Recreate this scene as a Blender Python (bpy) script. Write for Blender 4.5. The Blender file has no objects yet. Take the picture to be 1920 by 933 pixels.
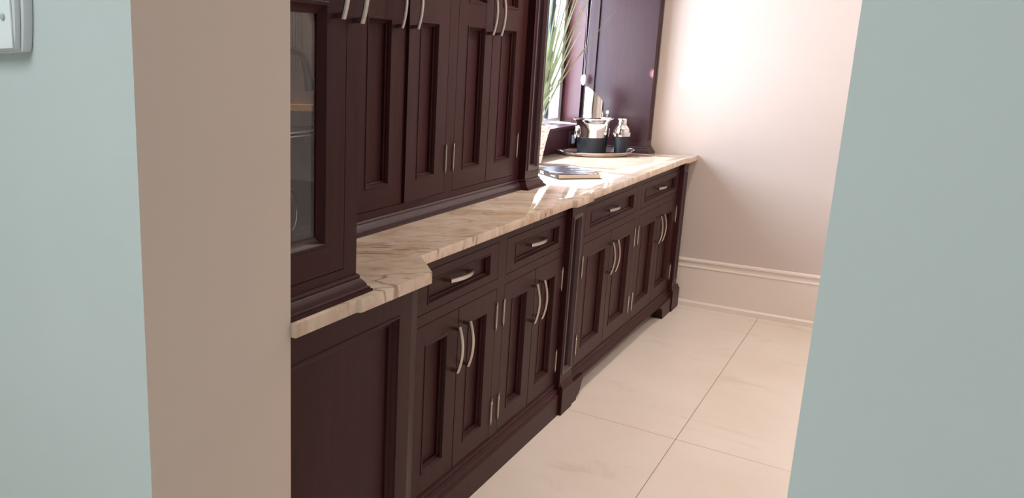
import bpy, bmesh, math, random
from mathutils import Vector, Matrix, Euler
random.seed(7)
S = bpy.context.scene
COL = S.collection
PI = math.pi

# ------------------------------------------------------------------ camera
cam_d = bpy.data.cameras.new('camera')
cam = bpy.data.objects.new('camera', cam_d); COL.objects.link(cam)
S.camera = cam
cam_d.sensor_fit = 'HORIZONTAL'; cam_d.sensor_width = 36.0
cam_d.lens = 1382.7147 / 1920 * 36
cam_d.shift_x = 465.7129 / 1920
cam_d.shift_y = -34.0382 / 1920
cam_d.clip_start = 0.02
Rv = Vector((0.75070747, 0.66057637, -0.00878338))
Uv = Vector((-0.12940767, 0.16007625, 0.97858533))
Fv = Vector((-0.64783636, 0.73349468, -0.20565409))
m = Matrix(((Rv.x, Uv.x, -Fv.x, 0), (Rv.y, Uv.y, -Fv.y, 0), (Rv.z, Uv.z, -Fv.z, 0), (0, 0, 0, 1)))
cam.matrix_world = Matrix.Translation((0.99964929, -1.77245223, 1.40207781)) @ m

# ------------------------------------------------------------------ world, lights, exposure
vs = S.view_settings
vs.view_transform = 'Standard'; vs.look = 'None'; vs.gamma = 1.0
vs.use_curve_mapping = False
vs.exposure = 0.12
W = bpy.data.worlds.new('daylight'); S.world = W; W.use_nodes = True
bg = W.node_tree.nodes['Background']
bg.inputs['Color'].default_value = (0.74, 0.83, 1.0, 1)
bg.inputs['Strength'].default_value = 17.0

def area(name, loc, rot, sx, sy, power, color, portal=False, shape='RECTANGLE'):
    d = bpy.data.lights.new(name, 'AREA'); d.shape = shape; d.size = sx
    if shape in ('RECTANGLE', 'ELLIPSE'): d.size_y = sy
    d.energy = power; d.color = color
    o = bpy.data.objects.new(name, d); COL.objects.link(o)
    o.location = loc; o.rotation_euler = rot
    if portal: d.cycles.is_portal = True
    return o
WARM = (1.0, 0.89, 0.80)
# daylight enters through the window
area('window_portal', (-0.86, 2.36, 1.59), (0, -PI/2, 0), 1.06, 1.85, 1, (1, 1, 1), portal=True)
# direct sun falls through the window on to the worktop
sd_ = bpy.data.lights.new('sun', 'SUN'); sd_.energy = 17.0; sd_.angle = math.radians(0.6); sd_.color = (0.97, 0.95, 1.0)
so_ = bpy.data.objects.new('sun', sd_); COL.objects.link(so_); so_.location = (-4, 2.4, 5)
so_.rotation_euler = Vector((1.0, -0.06, -1.36)).to_track_quat('-Z', 'Y').to_euler()
# added spot lamp outside the window, standing in for a reflected sun patch
gd_ = bpy.data.lights.new('added_glint_spot', 'SPOT'); gd_.energy = 30000; gd_.color = (1.0, 0.96, 0.92)
gd_.spot_size = math.radians(0.95); gd_.spot_blend = 0.3; gd_.shadow_soft_size = 0.012
go_ = bpy.data.objects.new('added_glint_spot', gd_); COL.objects.link(go_)
go_.location = (-3.0, 0.80, 2.20)
go_.rotation_euler = (Vector((-0.062, 3.205, 1.352))-Vector(go_.location)).to_track_quat('-Z', 'Y').to_euler()
# recessed ceiling lamps of the pantry
for lx, ly, p in ((0.40, 1.35, 19), (1.50, 1.6, 12), (1.70, 2.5, 8)):
    area('ceiling_downlight', (lx, ly, 2.735), (0, 0, 0), 0.14, 0.14, p, WARM, shape='DISK')
# hall behind the camera: added overhead lamp standing in for its daylight
area('hall_fill_lamp', (0.15, -2.9, 2.73), (0, 0, 0), 1.4, 1.6, 46, (0.94, 0.98, 1.0))

# ------------------------------------------------------------------ node helpers
def new_mat(name):
    mt = bpy.data.materials.new(name); mt.use_nodes = True
    nt = mt.node_tree; b = nt.nodes['Principled BSDF']
    return mt, nt, b
def N(nt, typ, **kw):
    n = nt.nodes.new(typ)
    for k, v in kw.items(): setattr(n, k, v)
    return n
def L(nt, a, b): nt.links.new(a, b)
def coords(nt, scale=(1, 1, 1), rot=(0, 0, 0)):
    tc = N(nt, 'ShaderNodeNewGeometry'); mp = N(nt, 'ShaderNodeMapping')
    mp.inputs['Scale'].default_value = scale; mp.inputs['Rotation'].default_value = rot
    L(nt, tc.outputs['Position'], mp.inputs['Vector']); return mp.outputs['Vector']
def noise(nt, vec, scale, detail=4, rough=0.55, dist=0.0):
    n = N(nt, 'ShaderNodeTexNoise'); n.inputs['Scale'].default_value = scale
    n.inputs['Detail'].default_value = detail; n.inputs['Roughness'].default_value = rough
    n.inputs['Distortion'].default_value = dist
    L(nt, vec, n.inputs['Vector']); return n.outputs['Fac']
def ramp(nt, fac, stops):
    r = N(nt, 'ShaderNodeValToRGB'); e = r.color_ramp.elements
    while len(e) < len(stops): e.new(0.5)
    for k, (p, c) in enumerate(stops):
        e[k].position = p; e[k].color = (c[0], c[1], c[2], 1)
    L(nt, fac, r.inputs['Fac']); return r.outputs['Color']
def mix(nt, fac, a, b, mode='MIX'):
    mx = N(nt, 'ShaderNodeMix', data_type='RGBA', blend_type=mode)
    for sock, v in ((mx.inputs['Factor'], fac), (mx.inputs['A'], a), (mx.inputs['B'], b)):
        if isinstance(v, (int, float)): sock.default_value = v
        elif isinstance(v, tuple): sock.default_value = (*v[:3], 1)
        else: L(nt, v, sock)
    return mx.outputs['Result']
def bump(nt, b, h, strength, dist=0.002):
    n = N(nt, 'ShaderNodeBump'); n.inputs['Strength'].default_value = strength
    n.inputs['Distance'].default_value = dist
    L(nt, h, n.inputs['Height']); L(nt, n.outputs['Normal'], b.inputs['Normal'])

def plain(name, c, rough=0.5, metal=0.0, spec=0.5, var=0.0, vscale=6, bumpy=0.0, bscale=200):
    mt, nt, b = new_mat(name)
    b.inputs['Base Color'].default_value = (*c, 1); b.inputs['Roughness'].default_value = rough
    b.inputs['Metallic'].default_value = metal; b.inputs['Specular IOR Level'].default_value = spec
    v = None
    if var:
        v = coords(nt); f = noise(nt, v, vscale, 4)
        L(nt, ramp(nt, f, [(0.3, tuple(x*(1-var) for x in c)), (0.7, tuple(min(1, x*(1+var)) for x in c))]), b.inputs['Base Color'])
    if bumpy:
        v = v or coords(nt); bump(nt, b, noise(nt, v, bscale, 2), bumpy, 0.001)
    return mt

M = {}
def wood(name, c1, c2, rough, scale=(14, 14, 1.2), spec=0.12):
    mt, nt, b = new_mat(name)
    v = coords(nt, scale)
    f = noise(nt, v, 4.0, 6, 0.6, 0.4)
    L(nt, ramp(nt, f, [(0.3, c1), (0.72, c2)]), b.inputs['Base Color'])
    b.inputs['Roughness'].default_value = rough
    b.inputs['Specular IOR Level'].default_value = spec
    bump(nt, b, f, 0.05, 0.001)
    return mt
M['wood'] = wood('espresso_wood', (0.036, 0.0105, 0.0112), (0.050, 0.0150, 0.0160), 0.40)
M['redwood'] = wood('mahogany_gloss_wood', (0.030, 0.009, 0.012), (0.042, 0.013, 0.017), 0.31, spec=0.46)
M['pale_wood'] = wood('pale_reflection_wood', (0.55, 0.33, 0.13), (0.75, 0.5, 0.22), 0.4, (1.5, 12, 12))  # gold strip of the reflection imitated behind the cabinet glass
M['pew'] = plain('pewter', (0.17, 0.16, 0.155), 0.28, 1.0)
M['nickel'] = plain('satin_nickel', (0.52, 0.48, 0.44), 0.20, 1.0)
M['hinge_metal'] = plain('hinge_metal', (0.50, 0.46, 0.44), 0.12, 1.0)
M['chrome'] = plain('chrome', (0.85, 0.84, 0.84), 0.06, 1.0)
M['steel'] = plain('polished_steel', (0.86, 0.84, 0.82), 0.09, 1.0)
M['leather'] = plain('black_leather', (0.007, 0.007, 0.010), 0.5, spec=0.3, bumpy=0.25, bscale=900)
M['beige'] = plain('beige_paint', (0.66, 0.57, 0.505), 0.62, var=0.012, vscale=3, bumpy=0.05, bscale=350)
M['beige_wall'] = plain('beige_wall_paint', (0.62, 0.53, 0.475), 0.30, spec=0.35, var=0.012, vscale=3)
M['blue'] = plain('pale_blue_paint', (0.555, 0.62, 0.615), 0.7, var=0.015, vscale=4, bumpy=0.05, bscale=350)
M['trim'] = plain('cream_trim_paint', (0.82, 0.72, 0.64), 0.35)
M['ceil'] = plain('white_ceiling_paint', (0.78, 0.75, 0.70), 0.8)
M['white'] = plain('white_window_paint', (0.85, 0.86, 0.87), 0.4)
M['grey_blue'] = plain('blue_grey_window_metal', (0.10, 0.14, 0.19), 0.4)
M['plastic'] = plain('white_plastic', (0.80, 0.86, 0.88), 0.38)
M['plastic_grey'] = plain('grey_plastic', (0.66, 0.68, 0.71), 0.42)
M['button'] = plain('green_grey_rubber', (0.42, 0.52, 0.50), 0.5)
M['paper'] = plain('page_paper', (0.72, 0.60, 0.50), 0.8, var=0.08, vscale=120)
M['ink_white'] = plain('white_print', (0.85, 0.85, 0.85), 0.5)
M['grout'] = plain('grout', (0.36, 0.27, 0.20), 0.9)
M['socket'] = plain('blue_grey_socket', (0.45, 0.52, 0.62), 0.3)
M['moss'] = plain('brown_moss', (0.20, 0.10, 0.04), 0.9, var=0.5, vscale=90, bumpy=0.8, bscale=120)
M['bead'] = plain('clear_bead', (0.45, 0.40, 0.44), 0.2)
M['ivory'] = plain('ivory_plastic', (0.85, 0.83, 0.80), 0.4)
M['darkin'] = plain('dark_cabinet_inside', (0.018, 0.012, 0.012), 0.5)
M['ribbed'] = plain('taupe_reflection', (0.20, 0.145, 0.125), 0.6, var=0.1, vscale=30)  # taupe tone of a reflected room, painted behind the cabinet glass
M['reflection_blue'] = plain('blue_grey_reflection', (0.17, 0.16, 0.19), 0.5, var=0.15, vscale=18)  # blue-grey part of the same painted reflection
M['red_glass'] = plain('dark_red_glaze', (0.05, 0.006, 0.006), 0.08)

def make_grass():
    mt, nt, b = new_mat('grass_blade')
    v = coords(nt, (1, 1, 1)); f = noise(nt, v, 9, 3)
    L(nt, ramp(nt, f, [(0.3, (0.16, 0.22, 0.10)), (0.7, (0.36, 0.42, 0.26))]), b.inputs['Base Color'])
    b.inputs['Roughness'].default_value = 0.45
    return mt
M['grass'] = make_grass()

def make_pot():
    mt, nt, b = new_mat('speckled_white_ceramic')
    v = coords(nt, (1, 1, 2.2)); f = noise(nt, v, 45, 3, 0.6, 0.5)
    L(nt, ramp(nt, f, [(0.38, (0.28, 0.22, 0.22)), (0.48, (0.80, 0.77, 0.75))]), b.inputs['Base Color'])
    b.inputs['Roughness'].default_value = 0.35
    return mt
M['pot'] = make_pot()

def make_stone():
    mt, nt, b = new_mat('gold_veined_quartzite')
    a = math.radians(-41)       # veins run diagonally through the slab
    v0 = coords(nt, (1, 1, 1), (0, 0, a))
    def sc(s):
        mp = N(nt, 'ShaderNodeMapping'); mp.inputs['Scale'].default_value = s
        L(nt, v0, mp.inputs['Vector']); return mp.outputs['Vector']
    cloud = noise(nt, sc((2.0, 3.6, 2.0)), 2.2, 7, 0.66, 0.7)
    c = ramp(nt, cloud, [(0.30, (0.48, 0.335, 0.22)), (0.44, (0.62, 0.48, 0.365)), (0.58, (0.71, 0.59, 0.485)), (0.75, (0.78, 0.69, 0.615))])
    # tan smudges, short and elongated
    s1 = noise(nt, sc((5, 9.5, 3.0)), 2.0, 7, 0.70, 1.0)
    c = mix(nt, ramp(nt, s1, [(0.51, (0, 0, 0)), (0.67, (0.55, 0.55, 0.55))]), c, (0.46, 0.28, 0.16))
    s2 = noise(nt, sc((10, 26, 5)), 2.0, 5, 0.65, 0.5)
    c = mix(nt, ramp(nt, s2, [(0.58, (0, 0, 0)), (0.71, (0.65, 0.65, 0.65))]), c, (0.33, 0.20, 0.125))
    # a few long thin brown veins
    vn = noise(nt, sc((0.5, 2.2, 0.6)), 1.5, 4, 0.55, 0.3)
    c = mix(nt, ramp(nt, vn, [(0.493, (0, 0, 0)), (0.5, (0.8, 0.8, 0.8)), (0.505, (0, 0, 0))]), c, (0.24, 0.13, 0.06))
    vn2 = noise(nt, sc((2.0, 4.5, 1.2)), 1.6, 4, 0.55, 0.4)
    c = mix(nt, ramp(nt, vn2, [(0.414, (0, 0, 0)), (0.42, (0.55, 0.55, 0.55)), (0.425, (0, 0, 0))]), c, (0.32, 0.20, 0.12))
    # honey coloured patches
    g = noise(nt, sc((2.2, 6.0, 2.0)), 2.3, 5, 0.62, 0.4)
    c = mix(nt, ramp(nt, g, [(0.60, (0, 0, 0)), (0.76, (0.6, 0.6, 0.6))]), c, (0.60, 0.36, 0.12))
    L(nt, c, b.inputs['Base Color'])
    b.inputs['Roughness'].default_value = 0.03
    b.inputs['Specular IOR Level'].default_value = 0.4
    return mt
M['stone'] = make_stone()

def make_tile():
    mt, nt, b = new_mat('cream_porcelain')
    v = coords(nt)
    f1 = noise(nt, v, 1.6, 5, 0.6, 0.4)
    c = ramp(nt, f1, [(0.3, (0.75, 0.645, 0.55)), (0.6, (0.81, 0.715, 0.63))])
    v2 = coords(nt, (1.0, 2.2, 1), (0, 0, 0.6))
    f2 = noise(nt, v2, 2.1, 6, 0.65, 0.6)
    mk = ramp(nt, f2, [(0.58, (0, 0, 0)), (0.74, (0.55, 0.55, 0.55))])
    c = mix(nt, mk, c, (0.56, 0.435, 0.325))
    L(nt, c, b.inputs['Base Color'])
    b.inputs['Roughness'].default_value = 0.33
    bump(nt, b, noise(nt, v, 60, 3), 0.03, 0.001)
    return mt
M['tile'] = make_tile()

def make_glass(name, refl=0.0, tint=(1, 1, 1)):
    mt = bpy.data.materials.new(name); mt.use_nodes = True
    nt = mt.node_tree; nt.nodes.clear()
    out = N(nt, 'ShaderNodeOutputMaterial'); tr = N(nt, 'ShaderNodeBsdfTransparent')
    tr.inputs['Color'].default_value = (*tint, 1)
    gl = N(nt, 'ShaderNodeBsdfGlossy'); gl.inputs['Roughness'].default_value = 0.0
    lw = N(nt, 'ShaderNodeLayerWeight'); lw.inputs['Blend'].default_value = 0.5
    pw = N(nt, 'ShaderNodeMath', operation='POWER'); pw.inputs[1].default_value = 5.0
    ma = N(nt, 'ShaderNodeMath', operation='MULTIPLY_ADD'); ma.inputs[1].default_value = 0.96; ma.inputs[2].default_value = 0.04
    mx = N(nt, 'ShaderNodeMixShader')
    L(nt, lw.outputs['Facing'], pw.inputs[0]); L(nt, pw.outputs[0], ma.inputs[0])
    L(nt, ma.outputs[0], mx.inputs['Fac']); L(nt, tr.outputs[0], mx.inputs[1]); L(nt, gl.outputs[0], mx.inputs[2])
    L(nt, mx.outputs[0], out.inputs['Surface'])
    return mt
M['glass'] = make_glass('clear_glass')
M['reflection_edge'] = plain('white_reflection_edge', (0.85, 0.88, 0.90), 0.15)  # white paint for the bright lines of the imitated reflection

def make_cover():
    mt, nt, b = new_mat('printed_black_cover')
    v = coords(nt, (1, 1, 1), (0, 0, -0.75))
    mp = N(nt, 'ShaderNodeMapping'); mp.inputs['Scale'].default_value = (2.0, 7.0, 1)
    L(nt, v, mp.inputs['Vector'])
    f = noise(nt, mp.outputs['Vector'], 3.2, 4, 0.6, 0.8)
    L(nt, ramp(nt, f, [(0.60, (0.010, 0.011, 0.015)), (0.64, (0.80, 0.78, 0.74))]), b.inputs['Base Color'])
    b.inputs['Roughness'].default_value = 0.25
    return mt
M['cover_print'] = make_cover()
M['cover'] = plain('black_book_cloth', (0.012, 0.013, 0.018), 0.28)

# ------------------------------------------------------------------ mesh helpers
class MB:
    def __init__(s): s.v = []; s.f = []; s.mi = []
    def add(s, vs_, fs, mi=0):
        o = len(s.v); s.v += [tuple(p) for p in vs_]
        for f in fs: s.f.append(tuple(i + o for i in f)); s.mi.append(mi)
        return s
    def box(s, x0, x1, y0, y1, z0, z1, mi=0):
        x0, x1 = min(x0, x1), max(x0, x1)
        vs_ = [(x, y, z) for x in (x0, x1) for y in (y0, y1) for z in (z0, z1)]
        return s.add(vs_, [(0, 1, 3, 2), (4, 6, 7, 5), (0, 4, 5, 1), (2, 3, 7, 6), (0, 2, 6, 4), (1, 5, 7, 3)], mi)
    def ring(s, x, y0, y1, z0, z1, prof, mi=0):
        """profile (inset, depth) swept round a y-z rectangle facing +x, mitred corners"""
        n = len(prof); vs_ = []
        for u, d in prof:
            for (y, z) in ((y0+u, z0+u), (y1-u, z0+u), (y1-u, z1-u), (y0+u, z1-u)): vs_.append((x+d, y, z))
        fs = []
        for k in range(n-1):
            for c in range(4):
                a, b = k*4+c, k*4+(c+1) % 4
                fs.append((a, b, b+4, a+4))
        return s.add(vs_, fs, mi)
    def sweep(s, prof, path, mi=0, side=1, caps=True):
        """profile (out, z) along a plan path; 'out' is to the right of travel (side=1)"""
        P = [Vector(p) for p in path]; offs = []
        for k in range(len(P)):
            d0 = (P[k]-P[k-1]).normalized() if k > 0 else None
            d1 = (P[k+1]-P[k]).normalized() if k < len(P)-1 else None
            n0 = Vector((d0.y, -d0.x))*side if d0 else None
            n1 = Vector((d1.y, -d1.x))*side if d1 else None
            if n0 is None: o = n1
            elif n1 is None: o = n0
            else:
                o = (n0+n1); o = o/(1+n0.dot(n1))
            offs.append(o)
        n = len(prof); vs_ = []
        for p, o in zip(P, offs):
            for (u, z) in prof: vs_.append((p.x+o.x*u, p.y+o.y*u, z))
        fs = []
        for k in range(len(P)-1):
            for j in range(n-1):
                a = k*n+j; fs.append((a, a+1, a+1+n, a+n))
        if caps: fs += [tuple(range(n)), tuple(range(len(vs_)-n, len(vs_)))]
        return s.add(vs_, fs, mi)
    def prism(s, pts, axis, a0, a1, mi=0):
        """polygon extruded: axis 'x' -> pts are (y,z); 'z' -> (x,y); 'y' -> (x,z)"""
        def mk(p, a): return {'x': (a, p[0], p[1]), 'y': (p[0], a, p[1]), 'z': (p[0], p[1], a)}[axis]
        n = len(pts)
        vs_ = [mk(p, a0) for p in pts] + [mk(p, a1) for p in pts]
        return s.add(vs_, [tuple(range(n)), tuple(range(2*n-1, n-1, -1))] + [(k, (k+1) % n, (k+1) % n+n, k+n) for k in range(n)], mi)
    def lathe(s, prof, c=(0, 0, 0), seg=40, mi=0, closed=False):
        vs_ = []; n = len(prof)
        for k in range(seg):
            t = 2*PI*k/seg
            for r, z in prof: vs_.append((c[0]+r*math.cos(t), c[1]+r*math.sin(t), c[2]+z))
        fs = []
        for k in range(seg):
            for j in range(n-1):
                a = k*n+j; b = ((k+1) % seg)*n+j
                fs.append((a, b, b+1, a+1))
        if prof[0][0] > 1e-6: fs.append(tuple(k*n for k in range(seg))[::-1])
        if prof[-1][0] > 1e-6 and not closed: fs.append(tuple(k*n+n-1 for k in range(seg)))
        return s.add(vs_, fs, mi)
    def tube(s, pts, r, seg=8, mi=0, cyclic=False):
        P = [Vector(p) for p in pts]; n = len(P); rr = r if isinstance(r, (list, tuple)) else [r]*n
        vs_ = []; up = None
        for k in range(n):
            if cyclic: t = (P[(k+1) % n]-P[k-1]).normalized()
            else: t = (P[min(k+1, n-1)]-P[max(k-1, 0)]).normalized()
            if up is None: up = t.orthogonal().normalized()
            up = (up - t*up.dot(t)).normalized(); w = t.cross(up)
            for j in range(seg):
                a = 2*PI*j/seg; vs_.append(P[k]+(up*math.cos(a)+w*math.sin(a))*rr[k])
        fs = []
        for k in range(n if cyclic else n-1):
            for j in range(seg):
                a = k*seg+j; b = k*seg+(j+1) % seg; c = ((k+1) % n)*seg
                fs.append((a, b, c+(j+1) % seg, c+j))
        if not cyclic: fs += [tuple(range(seg))[::-1], tuple(range((n-1)*seg, n*seg))]
        return s.add(vs_, fs, mi)
    def build(s, name, mats, parent=None, smooth=None, bevel=0.0, loc=None):
        me = bpy.data.meshes.new(name)
        me.from_pydata(s.v, [], s.f)
        bm = bmesh.new(); bm.from_mesh(me)
        if s.mi and any(s.mi):
            bm.faces.ensure_lookup_table()
            for k, f in enumerate(bm.faces): f.material_index = s.mi[k]
        bmesh.ops.remove_doubles(bm, verts=bm.verts, dist=1e-6)
        bmesh.ops.recalc_face_normals(bm, faces=bm.faces)
        if bevel:
            es = [e for e in bm.edges if len(e.link_faces) == 2 and e.calc_face_angle(0) > 0.6]
            bmesh.ops.bevel(bm, geom=es, offset=bevel, segments=2, profile=0.6, affect='EDGES', clamp_overlap=True)
        bm.to_mesh(me); bm.free()
        for mt in (mats if isinstance(mats, (list, tuple)) else [mats]): me.materials.append(mt)
        if smooth:
            me.shade_smooth(); me.set_sharp_from_angle(angle=math.radians(smooth))
        o = bpy.data.objects.new(name, me); COL.objects.link(o)
        if loc is not None:
            me.transform(Matrix.Translation(-Vector(loc))); o.location = loc
        if parent is not None: adopt(o, parent)
        return o
def world_loc(o):
    v = Vector(o.location)
    p = o.parent
    return v if p is None else world_loc(p)+v
def adopt(o, parent):
    """parent without moving (all roots built here carry location only)"""
    o.parent = parent; o.location = Vector(o.location) - world_loc(parent)
def thing(name, label, cat, loc, group=None):
    o = bpy.data.objects.new(name, None); COL.objects.link(o); o.location = loc
    o.empty_display_size = 0.05
    return tag(o, label, cat, group)
def tag(o, label, cat, group=None, kind=None):
    o['label'] = label; o['category'] = cat
    if group: o['group'] = group
    if kind: o['kind'] = kind
    return o
def structure(o, label, cat):
    return tag(o, label, cat, kind='structure')

# ------------------------------------------------------------------ setting
XW = -0.645      # plane of the wall behind the cabinets (and front of the window ledge)
LY = 3.21        # far wall
YF, YB = -1.058, -0.690   # hall face and pantry face of the wall with the opening
XJ, XR = 0.113, 0.957     # jambs of the opening
RX = 2.5         # right side of the pantry
CH = 2.75
HX0, HX1, HY = -1.8, 2.6, -4.6

# floor: grout bed with large slabs as children
fl = MB().box(-0.95, RX+0.1, HY-0.1, LY+0.1, -0.06, -0.0025).build('floor', M['grout'])
structure(fl, 'cream large-format stone tile floor', 'floor')
tile_cache = {}
gx = [-1.353, -0.453, 0.447, 1.347, 2.247, 2.6]
gy = [-4.7, -4.228, -2.395, -0.562, 1.272, 3.105, 3.3]
gx[0] = -0.95
for a in range(len(gx)-1):
    for b_ in range(len(gy)-1):
        w, h = gx[a+1]-gx[a], gy[b_+1]-gy[b_]
        key = (round(w, 3), round(h, 3))
        if key not in tile_cache:
            o = MB().box(-w/2+.0012, w/2-.0012, -h/2+.0012, h/2-.0012, -0.0025, 0).build('tile', M['tile'], None, bevel=0.0006)
            tile_cache[key] = o.data
        else:
            o = bpy.data.objects.new('tile', tile_cache[key]); COL.objects.link(o)
        o.location = (gx[a]+w/2, gy[b_]+h/2, 0); o.parent = fl

def wall(name, label, boxes, mats):
    mb = MB()
    for bx in boxes: mb.box(*bx[:6], mi=0)
    o = mb.build(name, mats); return structure(o, label, 'wall')
# the wall with the opening: blue to the hall, beige in the reveal and the pantry
def two_tone(o):
    for p in o.data.polygons: p.material_index = 0 if p.normal.y < -0.9 else 1
wf = wall('wall_front_left', 'pale blue wall with beige reveal left of the opening', [(HX0, XJ, YF, YB, 0, CH)], [M['blue'], M['beige']]); two_tone(wf)
wr = wall('wall_front_right', 'pale blue wall right of the opening', [(XR, HX1, YF, YB, 0, CH)], [M['blue'], M['beige']]); two_tone(wr)
wh = wall('wall_front_header', 'pale blue wall over the opening', [(XJ, XR, YF, YB, 2.35, CH)], [M['blue'], M['beige']]); two_tone(wh)
wall('wall_far', 'beige painted wall at the far end of the pantry', [(XW-0.02, RX+0.1, LY, LY+0.1, 0, CH)], M['beige_wall'])
wall('wall_right', 'beige wall along the right side of the pantry', [(RX, RX+0.1, YB, LY, 0, CH)], M['beige'])
WX = -0.80       # window plane
WY0, WZ0, WZ1 = 1.47, 1.085, 2.10
wall('wall_left', 'beige wall behind the dark cabinets', [
    (XW-0.25, XW, YB, WY0, 0, CH), (XW-0.25, XW, WY0, 3.40, WZ1, CH), (XW-0.25, XW-0.02, WY0, 3.40, 0, WZ0-0.03)], M['beige'])
ce = MB().box(-0.95, RX+0.1, YB, LY+0.1, CH, CH+0.08).build('ceiling', M['ceil']); structure(ce, 'white flat pantry ceiling', 'ceiling')
ce2 = MB().box(HX0-.1, HX1+.1, HY-.1, YF, CH, CH+0.08).build('ceiling_hall', M['ceil']); structure(ce2, 'white flat hall ceiling', 'ceiling')
wall('wall_hall_left', 'pale blue hall wall on the left', [(HX0-0.1, HX0, HY, YF, 0, CH)], M['blue'])
wall('wall_hall_right', 'pale blue hall wall on the right', [(HX1, HX1+0.1, HY, YF, 0, CH)], M['blue'])
wall('wall_hall_back', 'pale blue hall wall behind the viewer', [(HX0-.1, HX1+.1, HY-0.1, HY, 0, CH)], M['blue'])
hf = MB().box(HX0-.1, -0.95, HY-0.1, YF, -0.06, 0).build('floor_hall', M['tile']); structure(hf, 'cream tile floor of the hall', 'floor')

# tall baseboard on the far wall
bbp = [(0.0, 0.295), (0.012, 0.295), (0.020, 0.290), (0.021, 0.280), (0.016, 0.276), (0.012, 0.262), (0.014, 0.252),
       (0.021, 0.249), (0.022, 0.243), (0.018, 0.240), (0.018, 0.036), (0.024, 0.035), (0.030, 0.026), (0.031, 0.0), (0.0, 0.0)]
bb = MB().sweep(bbp, [(XW+0.6, LY), (RX, LY)], side=1).build('baseboard_far', M['trim'], smooth=25)
structure(bb, 'tall cream moulded baseboard along the far wall', 'baseboard')
bb2 = MB().sweep(bbp, [(RX, LY), (RX, YB)], side=1).build('baseboard_right', M['trim'], smooth=25)
structure(bb2, 'tall cream moulded baseboard along the right wall', 'baseboard')

# ------------------------------------------------------------------ window
win = thing('window_1', 'bright white framed window beyond the wall cabinets', 'window', (WX, 2.35, WZ0)); win['kind'] = 'structure'
WYE = 3.265
mb = MB()
mb.box(WX-0.05, WX, WY0, WY0+0.05, WZ0, WZ1).box(WX-0.05, WX, WYE-0.05, WYE, WZ0, WZ1)
mb.box(WX-0.05, WX, WY0+0.05, WYE-0.05, WZ0-0.03, WZ0+0.03).box(WX-0.05, WX, WY0+0.05, WYE-0.05, WZ1-0.05, WZ1)
mb.build('window_frame', M['white'], win)
for y in (2.10, 3.050):
    MB().box(WX-0.045, WX-0.012, y-0.035, y+0.035, WZ0+0.03, WZ1-0.05).build('mullion', M['grey_blue'], win)
for ya, yb in ((WY0+.05, 2.065), (2.135, 3.015), (3.085, WYE-.05)):
    MB().box(WX-0.032, WX-0.026, ya, yb, WZ0+.03, WZ1-.05).build('pane', M['glass'], win)
# mahogany side panels and head of the reveal
mb = MB().prism([(XW+0.02, 3.098), (WX, WYE), (WX-0.05, WYE), (WX-.05, WYE+.03), (XW-0.04, WYE+.03), (XW+0.0, 3.15), (XW+0.02, 3.15)], 'z', WZ0, WZ1)
mb.build('reveal_panel', M['wood'], win)
MB().box(WX-.05, XW, WY0-0.02, WY0, WZ0, WZ1).build('reveal_panel', M['wood'], win)
MB().box(WX-.05, XW+.02, WY0, WYE, WZ1, WZ1+.02).build('reveal_head', M['redwood'], win)
# dark ledge: stands behind the worktop, carries the sill board
sl = MB().box(XW-0.02, XW, 1.44, 3.19, 0.921, 1.062)
sl.box(WX-.05, XW+0.014, 1.44, 3.19, 1.062, 1.079)
ledge = sl.build('window_sill', M['redwood'], win, bevel=0.003)

# ------------------------------------------------------------------ cabinet building blocks
GAP = 0.0022
RECESS = [(0.0, 0.0), (0.0015, 0.0022), (0.006, 0.0022), (0.0075, -0.001), (0.010, -0.004), (0.0125, -0.011), (0.016, -0.013), (0.016, -0.020)]
RECESS_S = [(0.0, 0.0), (0.0012, 0.002), (0.004, 0.002), (0.006, -0.002), (0.009, -0.009), (0.012, -0.011), (0.012, -0.017)]

def make_pull(name, length, parent, loc, horizontal=False, mesh={}):
    key = round(length, 3)
    if key not in mesh:
        mb = MB(); n = 18; w = 0.0065; t = 0.0065; h0, hb = 0.022, 0.013
        vs_ = []; fs = []
        for k in range(n+1):
            s = -1+2*k/n; z = s*length/2; out = h0+hb*(1-s*s); dz = 2*hb*s/(length/2)
            nl = math.hypot(1, dz); nx, nz = 1/nl, dz/nl
            for (a, b) in ((-1, 0), (-0.72, 1), (0.72, 1), (1, 0), (0.8, -1), (-0.8, -1)):
                q = (t/2)*b
                vs_.append((out+nx*q, a*w, z+nz*q))
        for k in range(n):
            for j in range(6):
                a, b = k*6+j, k*6+(j+1) % 6; fs.append((a, b, b+6, a+6))
        fs += [tuple(range(6)), tuple(range(n*6, n*6+6))]
        mb.add(vs_, fs)
        for sgn in (-1, 1):
            z = sgn*(length/2-0.007)
            mb.box(0, h0+0.0035, -0.0052, 0.0052, z-0.0055, z+0.0055)
        o = mb.build(name, M['nickel'], None, smooth=30)
        mesh[key] = o.data
    else:
        o = bpy.data.objects.new(name, mesh[key]); COL.objects.link(o)
    o.location = loc
    if horizontal: o.rotation_euler = (PI/2, 0, 0)
    adopt(o, parent); return o

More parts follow.
